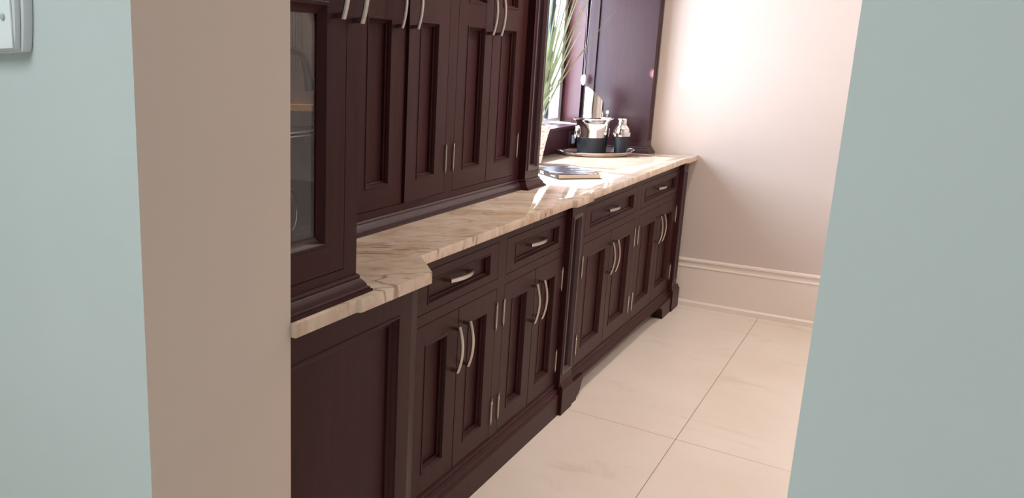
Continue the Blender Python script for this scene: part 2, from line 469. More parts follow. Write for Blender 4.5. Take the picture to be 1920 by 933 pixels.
HM = {}
def make_hinge(parent, x, y, z0, z1):
    ln = round(z1-z0, 3)
    if ln not in HM:
        prof = [(0.0001, 0), (0.0018, 0.002), (0.0024, 0.004), (0.0012, 0.007), (0.0031, 0.009), (0.0031, 0.0195), (0.0037, 0.020), (0.0037, 0.0225), (0.0031, 0.023),
                (0.0031, ln-0.023), (0.0037, ln-0.0225), (0.0037, ln-0.020), (0.0031, ln-0.0195), (0.0031, ln-0.009), (0.0012, ln-0.007), (0.0024, ln-0.004), (0.0018, ln-0.002), (0.0001, ln)]
        mb = MB().lathe(prof, seg=10)
        mb.box(-0.004, -0.0015, -0.006, 0.006, 0.012, ln-0.012)
        o = mb.build('hinge', M['hinge_metal'], None, smooth=40); HM[ln] = o.data
    else:
        o = bpy.data.objects.new('hinge', HM[ln]); COL.objects.link(o)
    o.location = (x+0.0035, y, z0); adopt(o, parent); return o

def panel_front(name, parent, x, y0, y1, z0, z1, openings, prof=RECESS, t=0.019, mat=None, field='panel'):
    """a framed front: slab with openings (y0,y1,z0,z1), moulded edge and recessed field"""
    mat = mat or M['wood']
    y0 += GAP; y1 -= GAP; z0 += GAP; z1 -= GAP
    mb = MB(); oy0, oy1 = openings[0][0], openings[0][1]
    mb.box(x-t, x, y0, oy0, z0, z1).box(x-t, x, oy1, y1, z0, z1)
    zs = sorted(openings, key=lambda o: o[2]); cur = z0
    for o in zs:
        mb.box(x-t, x, oy0, oy1, cur, o[2]); cur = o[3]
    mb.box(x-t, x, oy0, oy1, cur, z1)
    d = mb.build(name, mat, None, loc=(x, (y0+y1)/2, z0))
    adopt(d, parent)
    for o in openings:
        r = MB().ring(x, *o, prof).build('panel_moulding', mat, d, smooth=20)
        u, dd = prof[-1]
        MB().box(x+dd-0.004, x+dd, o[0]+u-0.003, o[1]-u+0.003, o[2]+u-0.003, o[3]-u+0.003).build(field, mat, d)
    return d

def frame_boxes(name, parent, x, rects, t=0.02, mat=None):
    mb = MB()
    for r in rects: mb.box(x-t, x, *r)
    return mb.build(name, mat or M['wood'], parent)

# plinth moulding of the base units (front at x=0)
PLINTH = [(0.0, 0.136), (0.004, 0.135), (0.006, 0.128), (0.004, 0.120), (0.010, 0.112), (0.016, 0.108), (0.016, 0.103), (0.012, 0.100), (0.018, 0.094), (0.022, 0.090), (0.022, 0.0)]
PLINTH_OPEN = PLINTH[:-1] + [(0.022, 0.086), (0.012, 0.080), (-0.02, 0.080)]

ZD0, ZD1, ZR0, ZR1, ZT = 0.142, 0.691, 0.724, 0.853, 0.889
def base_unit(label, ya, yb, pairs, plinth=True, group='espresso base cabinets under the worktop'):
    """pairs = (door y0, split, door y1)"""
    y0, ys, y1 = pairs
    root = thing('base_cabinet', label, 'cabinet', (-0.3, (ya+yb)/2, 0), group)
    MB().box(-0.60, -0.0215, ya+0.0005, yb-0.0005, 0.085, ZT-0.001).build('carcass', M['wood'], root)
    frame_boxes('face_frame', root, 0, [(ya, y0, 0.10, ZT), (y1, yb, 0.10, ZT), (y0, y1, ZR1, ZT), (y0, y1, ZD1, ZR0), (y0, y1, 0.10, ZD0)])
    # drawer
    dr = panel_front('drawer', root, 0, y0, y1, ZR0, ZR1, [(y0+0.072, y1-0.064, 0.748, 0.824)], RECESS_S)
    make_pull('handle', 0.152, dr, (-0.017, (y0+y1)/2+0.002, 0.793), True)
    # doors
    st = 0.072
    for a, b, hy, ey in ((y0, ys, ys-0.036, y0), (ys, y1, ys+0.036, y1)):
        d = panel_front('door', root, 0, a, b, ZD0, ZD1, [(a+st-0.004, b-st+0.002, 0.207, 0.627)])
        make_pull('handle', 0.150, d, (0, hy, 0.567))
        sg = -1 if ey == y0 else 1
        make_hinge(d, 0.0, ey+sg*0.002, 0.190, 0.292)
        make_hinge(d, 0.0, ey+sg*0.002, 0.540, 0.642)
    return root

# ------------------------------------------------------------------ base cabinets
# near unit, stepped forward, one wide panel
NX = 0.100
near = thing('base_cabinet', 'stepped-forward base cabinet with one wide panel, nearest the opening', 'cabinet', (-0.3, -0.42, 0), 'espresso base cabinets under the worktop')
MB().prism([(-0.60, YB+.001), (NX-0.022, YB+.001), (NX-0.0225, -0.186), (NX-0.0635, -0.1275), (-0.02, -0.1275), (-0.60, -0.126)], 'z', 0.0, ZT-.001).build('carcass', M['wood'], near)
MB().prism([(NX-0.022, -0.1885), (NX-0.003, -0.1885), (NX-0.058, -0.060), (-0.018, -0.060), (-0.018, -0.1265), (NX-.062, -0.1265)], 'z', 0.0, ZT-.001).build('corner_post', M['redwood'], near)
panel_front('front_panel', near, NX, YB, -0.188, 0.102, ZT-0.002, [(YB+0.006, -0.247, 0.165, 0.822)],
            [(0, 0), (0.002, 0.003), (0.007, 0.003), (0.009, -0.002), (0.016, -0.006), (0.020, -0.013), (0.026, -0.015), (0.026, -0.021)])
MB().sweep(PLINTH, [(NX, YB+.001), (NX, -0.188)], side=1).build('plinth', M['wood'], near, smooth=25)

unitA = base_unit('base cabinet with drawer beside the stepped-forward panel cabinet', -0.058, 0.583, (0.0, 0.276, 0.552))
MB().sweep(PLINTH, [(0, -0.058), (0, 0.583)]).build('plinth', M['wood'], unitA, smooth=25)
unitB = base_unit('base cabinet with drawer left of the fluted middle pilaster', 0.583, 1.1775, (0.614, 0.890, 1.166))
MB().sweep(PLINTH, [(0, 0.583), (0, 1.1775)]).build('plinth', M['wood'], unitB, smooth=25)
unitC = base_unit('base cabinet with fluted pilaster and bracket foot at its near edge', 1.1775, 2.20, (1.404, 1.785, 2.167))
MB().sweep(PLINTH_OPEN, [(0, 1.31), (0, 2.20)]).build('bottom_rail', M['wood'], unitC, smooth=25)
unitD = base_unit('base cabinet ending at the far wall with a fluted pilaster', 2.20, 3.12, (2.232, 2.613, 2.995))
MB().sweep(PLINTH_OPEN, [(0, 2.20), (0, 3.0)]).build('bottom_rail', M['wood'], unitD, smooth=25)

def pilaster(parent, y0, y1, x, z0, z1, flute, zf, mat=None):
    p = MB()
    mat = mat or M['redwood']
    fy0, fy1 = flute; f0, f1 = zf
    xb = -0.0005
    p.box(xb, x, y0, fy0, z0, z1).box(xb, x, fy1, y1, z0, z1).box(xb, x, fy0, fy1, z0, f0).box(xb, x, fy0, fy1, f1, z1)
    o = p.build('pilaster', M['wood'], parent)
    pr = [(0, 0), (0.003, 0.004), (0.012, 0.004), (0.015, 0.001), (0.024, -0.006), (0.027, -0.016)]
    u = pr[-1][0]
    MB().ring(x, fy0, fy1, f0, f1, pr).build('flute_moulding', mat, o, smooth=20)
    MB().box(x-0.019, x-0.016, fy0+u-.003, fy1-u+.003, f0+u-.003, f1-u+.003).build('flute', mat, o)
    return o
pilaster(unitC, 1.178, 1.316, 0.022, 0.125, ZT, (1.190, 1.296), (0.175, 0.846))
pilaster(unitD, 3.000, 3.098, 0.022, 0.125, ZT, (3.012, 3.090), (0.175, 0.846))
# bracket feet: moulded block tapering above, ogee bracket to the side
def foot(parent, y0, y1, bracket, top=0.112):
    f = MB()
    f.box(-0.06, 0.034, y0, y1, 0, top)
    f.prism([(-0.06, top), (0.034, top), (0.026, top+0.014), (0.024, top+0.022), (-0.06, top+0.022)], 'y', y0+0.004, y1-0.004)
    o = f.build('foot', M['wood'], parent, bevel=0.0015)
    if bracket:
        MB().prism(bracket, 'x', -0.02, 0.028).build('bracket', M['wood'], o, smooth=35)
    return o
foot(unitC, 1.186, 1.316, [(1.3165, 0.0), (1.386, 0.0), (1.386, 0.014), (1.412, 0.020), (1.432, 0.036), (1.444, 0.060), (1.462, 0.085), (1.466, 0.100), (1.3165, 0.100)])
foot(unitD, 2.992, 3.150, [(2.9915, 0.0), (2.812, 0.0), (2.812, 0.020), (2.800, 0.052), (2.770, 0.078), (2.720, 0.086), (2.64, 0.090), (2.9915, 0.092)], top=0.118)
# back feet of the open-toe run
for u_, yy in ((unitC, 1.30), (unitD, 3.05)):
    MB().box(-0.60, -0.50, yy-0.05, yy+0.05, 0, 0.086).build('foot', M['wood'], u_)

# ------------------------------------------------------------------ worktop
ct = [(XW+.001, YB+.001), (0.125, YB+.001), (0.125, -0.474), (0.134, -0.470), (0.137, -0.160), (0.031, -0.030), (0.031, 1.136), (0.048, 1.150), (0.047, 1.345), (0.033, 1.360),
      (0.029, 2.980), (0.045, 3.005), (0.044, LY-.001), (XW+.001, LY-.001)]
top = MB().prism(ct, 'z', 0.889, 0.920).build('worktop', M['stone'], None, bevel=0.0035, smooth=40)
tag(top, 'glossy cream quartzite worktop with brown and gold veins along all the base cabinets', 'worktop')

# ------------------------------------------------------------------ wall cabinets standing on the worktop
CROWN_Z = 2.45
BASEM = [(0.0, 0.962), (0.004, 0.961), (0.007, 0.956), (0.006, 0.951), (0.010, 0.948), (0.016, 0.940), (0.019, 0.933), (0.0235, 0.931), (0.0235, 0.927), (0.028, 0.926), (0.028, 0.9205), (0.0, 0.9205)]
CROWNM = [(0.0, 2.36), (0.006, 2.365), (0.012, 2.38), (0.03, 2.40), (0.05, 2.43), (0.055, 2.45), (0.0, 2.45)]

# glass-fronted cabinet nearest the opening
GX, GY1 = 0.086, -0.423
gc = thing('glass_cabinet', 'dark wall cabinet with glass door and moulded base, nearest the opening', 'cabinet', (-0.25, -0.55, 0.92))
mb = MB()
mb.box(XW+.002, GX-0.022, GY1-0.018, GY1, 0.921, CROWN_Z)            # right side
mb.box(XW+.002, GX-0.022, YB+.001, YB+0.018, 0.921, CROWN_Z)          # left side
mb.box(XW+.002, XW+0.02, YB+.018, GY1-0.018, 0.921, CROWN_Z)          # back
mb.box(XW+.02, GX-0.022, YB+.018, GY1-0.018, 0.965, 0.985)            # bottom
mb.box(XW+.02, GX-0.022, YB+.018, GY1-0.018, CROWN_Z-.02, CROWN_Z)
mb.build('carcass', M['darkin'], gc)
frame_boxes('face_frame', gc, GX, [(-0.471, GY1, 0.921, CROWN_Z), (YB+.001, -0.471, 0.921, 0.982), (YB+.001, -0.471, 2.33, CROWN_Z)], t=0.0215)
gp = [(0, 0), (0.002, 0.002), (0.008, 0.002), (0.012, -0.004), (0.020, -0.010), (0.024, -0.012), (0.024, -0.019)]
mb = MB(); dz0, dz1 = 0.984, 2.328; dy0, dy1 = YB+0.004, -0.473; oy0, oy1 = dy0+0.004, -0.535
mb.box(GX-.02, GX, dy0, oy0, dz0, dz1).box(GX-.02, GX, oy1, dy1, dz0, dz1)
mb.box(GX-.02, GX, oy0, oy1, dz0, 1.044).box(GX-.02, GX, oy0, oy1, 1.546, 1.610).box(GX-.02, GX, oy0, oy1, 2.26, dz1)
gd = mb.build('door', M['wood'], gc)
for z0, z1 in ((1.044, 1.546), (1.610, 2.26)):
    MB().ring(GX, oy0, oy1, z0, z1, gp).build('panel_moulding', M['wood'], gd, smooth=20)
    MB().box(GX-0.0175, GX-0.0135, oy0+.003, oy1-.020, z0+.020, z1-.020).build('pane', M['glass'], gd)
make_pull('handle', 0.16, gd, (GX, -0.516, 1.592))
make_pull('handle', 0.16, gc, (GX, -0.449, 1.586))
MB().sweep(BASEM, [(GX, YB+.001), (GX, GY1), (-0.22, GY1)], side=1).build('base_moulding', M['wood'], gc, smooth=25)
MB().sweep(CROWNM, [(GX, YB+.001), (GX, GY1), (-0.2, GY1)], side=1).build('crown_moulding', M['wood'], gc, smooth=25)
# inside: made-up panels, shelf and rail that imitate a reflection in the door glass
MB().box(-0.55, GX-0.03, GY1-0.0215, GY1-0.0185, 1.290, 2.2).build('reflection_panel', M['ribbed'], gc)
MB().box(-0.55, GX-0.03, GY1-0.0215, GY1-0.0185, 1.165, 1.2755).build('reflection_panel', M['reflection_blue'], gc)
mb = MB()
for k in range(9): mb.box(-0.13+k*0.009, -0.126+k*0.009, GY1-0.0245, GY1-0.0215, 1.42, 1.62)
mb.build('reflection_ribs', M['ribbed'], gc)
MB().box(-0.5, -0.005, GY1-0.034, GY1-0.0215, 1.3235, 1.338).build('reflection_rail', M['pale_wood'], gc)
MB().box(-0.60, 0.030, YB+.02, GY1-0.0225, 1.277, 1.287).build('reflection_shelf', M['glass'], gc)
MB().box(0.0302, 0.0312, YB+.02, GY1-0.0225, 1.2845, 1.2870).box(0.0302, 0.0312, YB+.02, GY1-0.0225, 1.2765, 1.2790).build('reflection_line', M['reflection_edge'], gc)
cl = area('cabinet_fill_lamp', (-0.12, -0.56, 2.40), (0, 0, 0), 0.08, 0.08, 9, (1.0, 0.85, 0.75), shape='DISK')  # added lamp, only there to brighten the cabinet inside

# tall two-bay unit in the middle
UX = -0.252
def upper_unit(label, ya, yb, y0, ys, y1, fields, pulls, ajar=0.0):
    root = thing('wall_cabinet', label, 'cabinet', (-0.45, (ya+yb)/2, 0.92), 'espresso wall cabinets standing on the worktop')
    MB().box(XW+.002, UX-0.0215, ya+.0005, yb-.0005, 0.9215, CROWN_Z).build('carcass', M['wood'], root)
    frame_boxes('face_frame', root, UX, [(ya, y0, 0.9215, CROWN_Z), (y1, yb, 0.9215, CROWN_Z), (y0, y1, 0.9215, 0.984), (y0, y1, 2.33, CROWN_Z)])
    for a, b, hy, ey, (fa, fb) in ((y0, ys, pulls[0], y0, fields[0]), (ys, y1, pulls[1], y1, fields[1])):
        d = panel_front('door', root, UX, a, b, 0.984, 2.33, [(fa, fb, 1.054, 1.572), (fa, fb, 1.648, 2.26)])
        make_pull('handle', 0.16, d, (UX, hy, 1.622))
        sg = -1 if ey == y0 else 1
        make_hinge(d, UX, ey+sg*0.002, 1.054, 1.160)
        make_hinge(d, UX, ey+sg*0.002, 2.15, 2.256)
        if ajar and ey == y1:      # this door stands slightly open on its right-hand hinges
            piv = Vector((UX, y1, 0)); pw = world_loc(d)
            d.rotation_euler = (0, 0, ajar)
            nw = piv + Matrix.Rotation(ajar, 3, 'Z') @ (pw - piv); nw.z = pw.z
            d.location = nw - world_loc(root)
    return root
u1 = upper_unit('wall cabinet with its right door ajar, beside the glass-door cabinet', GY1+.002, 0.655, 0.060, 0.336, 0.623, ((0.113, 0.250), (0.412, 0.545)), (0.272, 0.354), ajar=0.030)
u2 = upper_unit('wall cabinet with closed doors and fluted pilaster, beside the window', 0.655, 1.43, 0.685, 0.965, 1.246, ((0.758, 0.902), (1.042, 1.184)), (0.917, 0.988))
MB().sweep(BASEM, [(UX, GY1+.002), (UX, 0.655)], side=1).build('base_moulding', M['redwood'], u1, smooth=25)
MB().sweep(BASEM, [(UX, 0.655), (UX, 1.285)], side=1).build('base_moulding', M['redwood'], u2, smooth=25)
MB().sweep(CROWNM, [(UX, GY1+.06), (UX, 0.655)], side=1).build('crown_moulding', M['wood'], u1, smooth=25)
MB().sweep(CROWNM, [(UX, 0.655), (UX, 1.27)], side=1).build('crown_moulding', M['wood'], u2, smooth=25)
PX = -0.222
p = MB(); fy0, fy1, f0, f1 = 1.302, 1.412, 0.995, 2.30
p.box(UX-0.02, PX, 1.2851, fy0, 0.9215, CROWN_Z).box(UX-.02, PX, fy1, 1.43, 0.9215, CROWN_Z).box(UX-.02, PX, fy0, fy1, 0.9215, f0).box(UX-.02, PX, fy0, fy1, f1, CROWN_Z)
pil = p.build('pilaster', M['wood'], u2)
pr = [(0, 0), (0.003, 0.004), (0.012, 0.004), (0.015, 0.001), (0.024, -0.006), (0.027, -0.016)]
MB().ring(PX, fy0, fy1, f0, f1, pr).build('flute_moulding', M['redwood'], pil, smooth=20)
MB().box(PX-0.019, PX-.016, fy0+.024, fy1-.024, f0+.024, f1-.024).build('flute', M['redwood'], pil)
MB().sweep(BASEM, [(UX-.02, 1.2851), (PX, 1.2851), (PX, 1.43), (XW+.01, 1.43)], side=1).build('base_moulding', M['wood'], pil, smooth=25)

# glossy tower cabinet against the far wall: side panel faces the opening
TX, TY = -0.232, 3.108
tw = thing('tower_cabinet', 'glossy mahogany cabinet against the far wall, side panel facing the opening', 'cabinet', (-0.44, 3.16, 0.92))
mb = MB().box(XW+.002, TX, TY+0.019, LY-.001, 0.9215, CROWN_Z)
# side frame
sx0, sx1 = XW+0.093, TX-0.030
mb.box(XW+.04, sx0, TY, TY+.02, 0.9215, CROWN_Z).box(sx1, TX, TY, TY+.02, 0.9215, CROWN_Z)
mb.box(sx0, sx1, TY, TY+.02, 0.9215, 0.985).box(sx0, sx1, TY, TY+.02, 2.33, CROWN_Z)
mb.build('carcass', M['redwood'], tw)
MB().box(sx0, sx1, TY+0.014, TY+0.019, 0.985, 2.33).build('side_panel', M['redwood'], tw)
mb = MB(); TXF = TX+0.014
mb.box(TX, TXF, TY, TY+0.022, 0.9215, CROWN_Z).box(TX, TXF, LY-.024, LY-.001, 0.9215, CROWN_Z)
mb.box(TX, TXF, TY+.022, LY-.024, .9215, 0.99).box(TX, TXF, TY+.022, LY-.024, 2.3, CROWN_Z)
tp = mb.build('pilaster', M['redwood'], tw)
MB().ring(TXF, TY+.022, LY-.024, 0.99, 2.30, [(0, 0), (0.003, 0.003), (0.009, 0.003), (0.012, 0), (0.018, -0.008), (0.020, -0.0125)]).build('flute_moulding', M['redwood'], tp, smooth=20)
MB().sweep(BASEM, [(XW+.12, TY), (TXF, TY), (TXF, LY-.001)], side=1).build('base_moulding', M['redwood'], tw, smooth=25)

# ------------------------------------------------------------------ things on the worktop
ZC = 0.9203
# oval tray
tc = Vector((-0.438, 2.872))
a_dir = Vector((0.750, 0.661)); b_dir = Vector((-0.661, 0.750))
def oval(scale_a, scale_b, z, n=56):
    return [(tc.x+a_dir.x*scale_a*math.cos(t)+b_dir.x*scale_b*math.sin(t), tc.y+a_dir.y*scale_a*math.cos(t)+b_dir.y*scale_b*math.sin(t), z) for t in [2*PI*k/n for k in range(n)]]
tray = thing('tray', 'oval polished steel tray under the ice bucket and shaker', 'tray', (tc.x, tc.y, ZC))
n = 56; rings = [(0.182, 0.142, ZC), (0.190, 0.150, ZC+.003), (0.205, 0.163, ZC+0.019), (0.209, 0.167, ZC+0.022), (0.209, 0.167, ZC+.0235), (0.203, 0.161, ZC+0.022), (0.190, 0.150, ZC+0.008), (0.184, 0.144, ZC+0.0055)]
vs_ = []; fs = []
for r_ in rings: vs_ += oval(*r_, n=n)
for k in range(len(rings)-1):
    for j in range(n): fs.append((k*n+j, k*n+(j+1) % n, (k+1)*n+(j+1) % n, (k+1)*n+j))
fs += [tuple(range(n))[::-1], tuple(range((len(rings)-1)*n, len(rings)*n))]
MB().add(vs_, fs).build('dish', M['steel'], tray, smooth=40)
mb = MB()
for sgn in (-1, 1):
    e = tc + a_dir*0.207*sgn; q = []
    for k in range(13):
        t = -PI/2+PI*k/12
        pnt = e + a_dir*sgn*0.020*math.cos(t) + b_dir*0.035*math.sin(t)
        q.append((pnt.x, pnt.y, ZC+0.024+0.010*math.cos(t)))
    MB().tube(q, 0.0035, 8).build('handle', M['chrome'], tray, smooth=50)
ZT_ = ZC+0.0058
# ice bucket
bc = (-0.474, 2.915, ZT_)
bk = thing('ice_bucket', 'steel ice bucket with black leather lower band, on the oval tray', 'bucket', bc)
prof = [(0.077, 0.0), (0.079, 0.002), (0.082, 0.050), (0.085, 0.095), (0.0865, 0.140), (0.090, 0.165), (0.098, 0.185), (0.110, 0.198), (0.1155, 0.2045), (0.116, 0.207), (0.113, 0.2075), (0.104, 0.196), (0.094, 0.183), (0.086, 0.163), (0.083, 0.138), (0.080, 0.06), (0.076, 0.006), (0.001, 0.006)]
MB().lathe(prof, bc, 56).build('body', M['steel'], bk, smooth=40)
MB().lathe([(0.0785, 0.001), (0.0805, 0.002), (0.0835, 0.050), (0.0862, 0.0935), (0.0865, 0.0955), (0.0847, 0.096)], bc, 56, closed=True).build('leather_band', M['leather'], bk, smooth=40)
for ang in (-2.62, 0.95):
    dr_ = Vector((math.cos(ang), math.sin(ang), 0)); c0 = Vector(bc)+dr_*0.089+Vector((0, 0, 0.142)); tg = Vector((-dr_.y, dr_.x, 0))
    q = [c0+dr_*0.008+tg*0.021*math.cos(t)+Vector((0, 0, 0.034*math.sin(t)-0.018)) for t in [2*PI*k/24 for k in range(24)]]
    h = MB().tube(q, 0.0042, 8, cyclic=True).build('ring_handle', M['chrome'], bk, smooth=50)
    me_b = MB().lathe([(0.001, 0), (0.016, 0.0), (0.016, 0.003), (0.011, 0.009), (0.004, 0.013), (0.001, 0.013)], (0, 0, 0), 20)
    rot_m = Matrix.Translation(c0+Vector((0, 0, 0.006))-dr_*0.004) @ dr_.to_track_quat('Z', 'Y').to_matrix().to_4x4()
    me_b.v = [tuple(rot_m @ Vector(v)) for v in me_b.v]
    me_b.build('boss', M['chrome'], bk, smooth=40)
# slant-cut cooler sleeve in the bucket
sc_c = (-0.480, 2.912); z0 = ZT_+0.0065; seg = 40; vs_ = []; fs = []
for k in range(seg):
    t = 2*PI*k/seg; c_, s_ = math.cos(t), math.sin(t)
    side_ = (c_*Rv.x+s_*Rv.y)            # slant falls to the right as seen from the opening
    zt = 1.268-0.052*side_
    for r_, z in ((0.0535, z0), (0.0535, zt), (0.0505, zt+0.0), (0.0505, z0)): vs_.append((sc_c[0]+r_*c_, sc_c[1]+r_*s_, z))
for k in range(seg):
    for j in range(4):
        a, b2 = k*4+j, k*4+(j+1) % 4; c2, d2 = ((k+1) % seg)*4+(j+1) % 4, ((k+1) % seg)*4+j
        fs.append((a, b2, c2, d2))
o = MB().add(vs_, fs).build('wine_cooler_sleeve', M['steel'], None, smooth=40, loc=(sc_c[0], sc_c[1], z0))
tag(o, 'tall slant-cut polished steel tube standing in the ice bucket', 'wine cooler')
# ice tongs: leaning in the bucket, tip showing over the rim
MB_t = MB()
tb = Vector((-0.425, 2.937, ZT_+0.010)); tt = Vector((-0.409, 2.948, 1.168))
MB_t.tube([tb.lerp(tt, k/6) for k in range(7)], [0.004]*6+[0.0045], 8)
tg_ = MB_t.build('ice_tongs', M['chrome'], None, smooth=40, loc=tuple(tb))
tag(tg_, 'steel ice tongs whose tip rises over the right bucket rim', 'tongs')
MB().box(tt.x-0.009, tt.x+0.009, tt.y-0.006, tt.y+0.006, tt.z-0.004, tt.z+0.012).build('grip', M['chrome'], tg_, bevel=0.002)
# cocktail shaker
shc = (-0.322, 2.954, ZT_)
sh = thing('cocktail_shaker', 'steel cocktail shaker with black leather body, beside the ice bucket', 'shaker', shc)
MB().lathe([(0.030, 0), (0.032, 0.001), (0.036, 0.03), (0.044, 0.075), (0.048, 0.100), (0.0475, 0.104), (0.001, 0.104)], shc, 40).build('leather_body', M['leather'], sh, smooth=40)
MB().lathe([(0.0465, 0.1035), (0.0495, 0.105), (0.0505, 0.122), (0.050, 0.127), (0.0445, 0.129), (0.0435, 0.136), (0.041, 0.150), (0.034, 0.163), (0.027, 0.169), (0.0255, 0.1715), (0.001, 0.172)], shc, 40).build('shoulder', M['steel'], sh, smooth=35)
MB().lathe([(0.022, 0.1722), (0.0245, 0.174), (0.0240, 0.205), (0.022, 0.2085), (0.001, 0.209)], shc, 32).build('cap', M['steel'], sh, smooth=35)

# book
A = Vector((-0.221, 1.668)); wd = Vector((0.724, 0.690)); ld = Vector((-0.690, 0.724)); BW, BL, BT = 0.208, 0.30, 0.024
def bpt(u, v): q = A+wd*u+ld*v; return (q.x, q.y)
book = thing('book', 'black hardback book with white printed cover, lying flat by the pilaster', 'book', (A.x, A.y, ZC))
MB().prism([bpt(0, 0), bpt(BW, 0), bpt(BW, BL), bpt(0, BL)], 'z', ZC, ZC+.003).build('back_cover', M['cover'], book)
MB().prism([bpt(0, 0), bpt(BW, 0), bpt(BW, BL), bpt(0, BL)], 'z', ZC+BT-.003, ZC+BT).build('front_cover', M['cover_print'], book)
MB().prism([bpt(0, 0), bpt(.004, 0), bpt(.004, BL), bpt(0, BL)], 'z', ZC+.003, ZC+BT-.003).build('spine', M['cover'], book)
MB().prism([bpt(.004, .004), bpt(BW-.005, .004), bpt(BW-.005, BL-.004), bpt(.004, BL-.004)], 'z', ZC+.003, ZC+BT-.003).build('pages', M['paper'], book)
def spine_text(name, body, size, v):
    cu = bpy.data.curves.new(name, 'FONT'); cu.body = body; cu.size = size; cu.extrude = 0.0002; cu.align_x = 'RIGHT'
    cu.materials.append(M['ink_white'])
    tmp = bpy.data.objects.new(name, cu); COL.objects.link(tmp)
    me = bpy.data.meshes.new_from_object(tmp.evaluated_get(bpy.context.evaluated_depsgraph_get()))
    bpy.data.objects.remove(tmp); bpy.data.curves.remove(cu)
    o = bpy.data.objects.new(name, me); COL.objects.link(o)
    q = A - wd*0.0004 + ld*v
    xa = Vector((-ld.x, -ld.y, 0)); ya = Vector((0, 0, 1)); za = xa.cross(ya)
    mm = Matrix(((xa.x, ya.x, za.x), (xa.y, ya.y, za.y), (xa.z, ya.z, za.z)))
    o.rotation_euler = mm.to_euler(); o.location = (q.x, q.y, ZC+0.0055)
    adopt(o, book); return o
spine_text('spine_title', 'ZALL', 0.020, 0.155)
# small illegible line near the foot of the spine: a row of tiny strokes
mb = MB()
for k in range(9):
    v = 0.030+k*0.0052; q = A - wd*0.0003
    a0 = q+ld*v; a1 = q+ld*(v+0.0036); b0 = a0-wd*0.0003; b1 = a1-wd*0.0003
    hgt = 0.0045 if k % 3 else 0.0065
    mb.add([(a0.x, a0.y, ZC+.008), (a1.x, a1.y, ZC+.008), (a1.x, a1.y, ZC+.008+hgt), (a0.x, a0.y, ZC+.008+hgt), (b0.x, b0.y, ZC+.008), (b1.x, b1.y, ZC+.008), (b1.x, b1.y, ZC+.008+hgt), (b0.x, b0.y, ZC+.008+hgt)],
           [(0, 1, 2, 3), (4, 5, 6, 7), (0, 1, 5, 4), (3, 2, 6, 7), (0, 3, 7, 4), (1, 2, 6, 5)])
mb.build('spine_small_print', M['ink_white'], book)

# potted grass behind the pilaster
pc = (-0.556, 2.215, ZC)
pot = thing('potted_grass', 'tall green grass in a speckled white pot by the window ledge', 'plant', pc)
MB().lathe([(0.040, 0), (0.043, 0.002), (0.050, 0.05), (0.060, 0.11), (0.071, 0.165), (0.080, 0.200), (0.082, 0.206), (0.079, 0.208), (0.074, 0.200), (0.070, 0.185), (0.001, 0.185)], pc, 36).build('pot', M['pot'], pot, smooth=40)
mo = MB().lathe([(0.001, 0.186), (0.074, 0.186), (0.071, 0.200), (0.050, 0.211), (0.022, 0.217), (0.001, 0.219)], pc, 24).build('moss', M['moss'], pot, smooth=60)
def blade(tip, bow, w=0.0035, root=None):
    b0 = Vector(root or (pc[0]+random.uniform(-.02, .03), pc[1]+random.uniform(-.02, .02), pc[2]+0.213)); t = Vector(tip)
    mid = b0.lerp(t, 0.55)+Vector((0, 0, bow)); n_ = 14; pts = []; ww = []
    for k in range(n_+1):
        s = k/n_; pts.append(b0*(1-s)**2+mid*2*s*(1-s)+t*s*s); ww.append(w*(0.75+0.5*s if s < .3 else 0.9*(1-((s-.3)/.7)**2.2))+0.0003)
    vs_ = []; fs = []
    side_ = Vector((Rv.x, Rv.y, 0)).normalized()
    side_ = (side_+Vector((random.uniform(-.4, .4), random.uniform(-.4, .4), 0))).normalized()
    for pnt, a in zip(pts, ww):
        vs_ += [pnt-side_*a, pnt+side_*a, pnt+Vector((-side_.y, side_.x, 0))*a*0.35]
    for k in range(n_):
        for j in range(3): fs.append((k*3+j, k*3+(j+1) % 3, k*3+3+(j+1) % 3, k*3+3+j))
    fs += [(0, 1, 2), (n_*3, n_*3+1, n_*3+2)]
    return MB().add(vs_, fs).build('blade', M['grass'], pot, smooth=60)
Rh = Vector((0.750, 0.661, 0))
PCV = Vector(pc)
tips = [(0.375, 0.800, 0.06), (0.235, 0.90, 0.05), (0.215, 0.745, 0.04), (0.185, 1.00, 0.05), (0.165, 0.87, .04), (0.150, 1.05, 0.04), (0.125, 0.93, 0.04),
        (0.105, 1.06, .03), (0.085, 0.97, .03), (0.06, 1.0, 0.03), (0.03, 0.95, .02), (-0.02, 0.98, .02), (-0.07, 0.92, .03), (-0.12, 0.95, 0.04), (0.26, 0.98, .06), (0.09, 0.62, 0.02), (0.13, 0.50, 0.02), (0.05, 0.70, .02), (0.11, 0.80, .03), (0.14, 0.70, .03), (0.08, 0.85, .02), (0.04, 0.80, .02), (0.07, 0.55, .02), (0.17, 0.62, .03), (0.20, 0.95, .04)]
for u_, h_, bw in tips:
    tp_ = PCV+Rh*u_+Vector((-0.66, 0.75, 0))*random.uniform(-.06, .05)+Vector((0, 0, h_))
    tp_.x = max(tp_.x, -0.74) if tp_.y < 1.5 else tp_.x
    blade(tp_, bw, 0.0052 if u_ > 0.3 else 0.0046)

